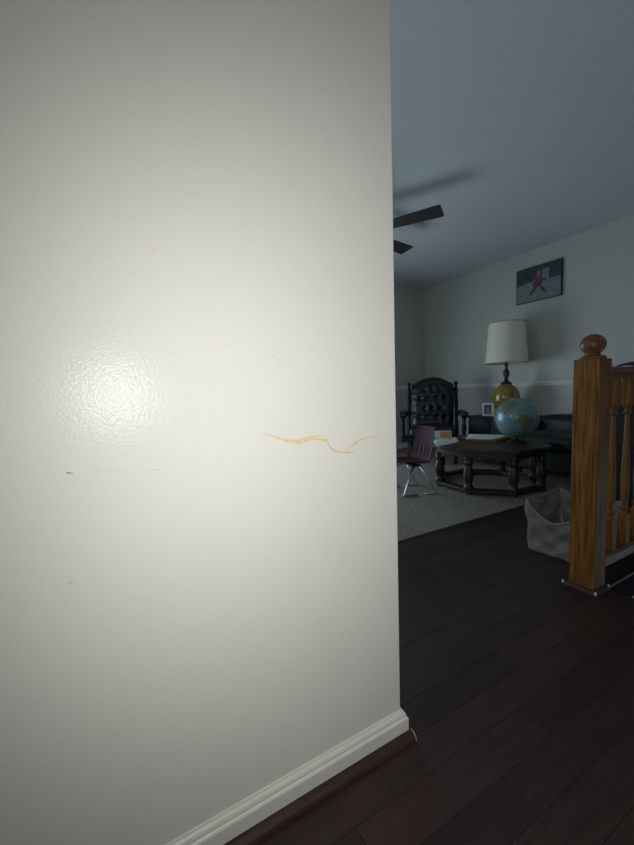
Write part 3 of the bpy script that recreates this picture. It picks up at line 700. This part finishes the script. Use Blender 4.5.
pf = thing('photo_frame', 'small white-framed photo standing beside the table lamp', 'photo frame', (3.835, 2.80, CH+0.001), R_(-52))
fw, fh = 0.062, 0.155
bm = bmesh.new(); box(bm, -fw, fw, 0, 0.012, 0, 0.024); box(bm, -fw, fw, 0, 0.012, fh-0.024, fh); box(bm, -fw, -fw+0.024, 0, 0.012, 0.024, fh-0.024); box(bm, fw-0.024, fw, 0, 0.012, 0.024, fh-0.024)
tilt = Matrix.Rotation(R_(-10), 4, 'X')
def tilted(bm): bmesh.ops.transform(bm, matrix=tilt, verts=bm.verts[:]); return bm
build('frame', tilted(bm), M['paper'], pf, bevel=0.002)
nu, nv = 20, 28
bm = tilted(grid(lambda u, v: (-fw+0.024+(2*fw-0.048)*u, 0.006, 0.024+(fh-0.048)*v), nu, nv))
me = bpy.data.meshes.new('photo'); 
cols = []
for i in range(nu+1):
    for j in range(nv+1):
        u, v = i/nu, j/nv; c = (0.06, 0.07, 0.13)
        if ((u-0.45)/0.22)**2+((v-0.62)/0.16)**2 < 1: c = (0.30, 0.24, 0.24)
        if ((u-0.5)/0.34)**2+((v-0.22)/0.24)**2 < 1: c = (0.22, 0.23, 0.30)
        cols.append(c)
bm.to_mesh(me); bm.free(); me.materials.append(M['print']); ca = me.color_attributes.new('print', 'FLOAT_COLOR', 'POINT')
for i, c in enumerate(cols): ca.data[i].color = (*c, 1)
link(bpy.data.objects.new('photo', me), pf)
bm = tilted(BX(-0.02, 0.02, 0.012, 0.016, 0.02, 0.10)); build('easel_back', bm, M['blackplastic'], pf)

# ---------------------------------------------------------------- low black loveseat on the right, behind the newel
lv = thing('loveseat', 'low black leather loveseat behind the oak newel post', 'sofa', (3.92, 1.76, CZ))
build('base', BX(-0.30, 0.30, -0.60, 0.60, 0.05, 0.27), M['leather2'], lv, bevel=0.03, seg=3)
for sy in (-1, 1):
    build('seat_cushion', cushion(-0.34, 0.16, min(0, sy*0.585), max(0, sy*0.585), 0.272, 0.40, 0.045), M['leather2'], lv, smooth=True)
    build('back_cushion', cushion(0.13, 0.33, min(0, sy*0.60), max(0, sy*0.60), 0.33, 0.565, 0.02), M['leather2'], lv, smooth=True)
    for fx in (-0.25, 0.25): build('foot', lathe([(0.02, 0.0), (0.026, 0.05)], 12), M['blackwood'], lv, loc=(fx, sy*0.54, 0))

# ---------------------------------------------------------------- black upright cabinet seen between the balusters
uc = thing('upright_cabinet', 'tall black cabinet glimpsed between the oak balusters, beyond the plastic bag', 'cabinet', (3.10, 1.13, 0))
build('body', BX(-0.18, 0.20, -0.23, 0.20, 0.05, 0.875), M['blackwood'], uc, bevel=0.004)
build('top', BX(-0.20, 0.21, -0.245, 0.215, 0.875, 0.90), M['blackwood'], uc, bevel=0.004)
build('plinth', BX(-0.16, 0.19, -0.21, 0.18, 0.0, 0.05), M['blackwood'], uc)
for z0, z1 in ((0.07, 0.46), (0.48, 0.86)):
    dr = build('door', BX(-0.196, -0.18, -0.22, 0.19, z0, z1), M['blackwood'], uc, bevel=0.003)
    build('knob', lathe([(0.0, 0.0), (0.006, 0.0), (0.006, 0.012), (0.012, 0.018), (0.010, 0.026), (0.0, 0.028)], 12), M['blackplastic'], dr, smooth=True, loc=(-0.196, 0.15, (z0+z1)/2), rot=(0, -PI/2, 0))
# ---------------------------------------------------------------- plastic bag behind the newel post
bg = thing('plastic_bag', 'open milky plastic bag standing on the dark floor behind the newel post', 'bag', (2.135, 1.055, 0))
cor = [(-0.165, 0.125), (-0.165, -0.155), (0.165, -0.155), (0.165, 0.130)]   # front-left, front-right, back-right, back-left
def bagpt(s, t):
    """s 0..4 round the four sides, t height"""
    k = int(s) % 4; f = s-int(s); a = Vector(cor[k]); b = Vector(cor[(k+1) % 4]); p = a.lerp(b, f)
    flare = 1.0 + 0.10*t
    edge = min(f, 1-f)
    p *= flare
    p *= 1 - 0.05*math.sin(f*PI)*math.sin(t*PI*1.3)
    rim = {0: 0.285-0.34*edge+0.30*edge*edge, 1: 0.27-0.22*edge, 2: 0.28-0.10*edge, 3: 0.283-0.03*edge}[k]
    wob = 0.006*math.sin(9*s+11*t)+0.004*math.sin(17*s-13*t)
    n = Vector((p.x, p.y)).normalized()
    p += n*wob
    return p, rim*t
b = bmesh.new(); ns_, nt_ = 96, 22; V = []
for j in range(nt_+1):
    rr = []
    for i in range(ns_):
        p, z = bagpt(4*i/ns_, j/nt_); rr.append(b.verts.new((p.x, p.y, z+0.003)))
    V.append(rr)
for j in range(nt_):
    for i in range(ns_): b.faces.new((V[j][i], V[j][(i+1) % ns_], V[j+1][(i+1) % ns_], V[j+1][i]))
b.faces.new(V[0])
o = build('bag_body', b, M['bag'], bg, smooth=True); s = o.modifiers.new('s', 'SOLIDIFY'); s.thickness = 0.0015; s.offset = 1
rim = []
for i in range(ns_+1):
    p, z = bagpt(4*(i % ns_)/ns_, 1.0); rim.append((p.x*1.01, p.y*1.01, z))
build('rolled_rim', tube(rim, 0.006, 8, cap=False), M['bag'], bg, smooth=True)
build('bag_contents', cushion(-0.13, 0.13, -0.12, 0.10, 0.01, 0.10, 0.03), M['paper'], bg, smooth=True)
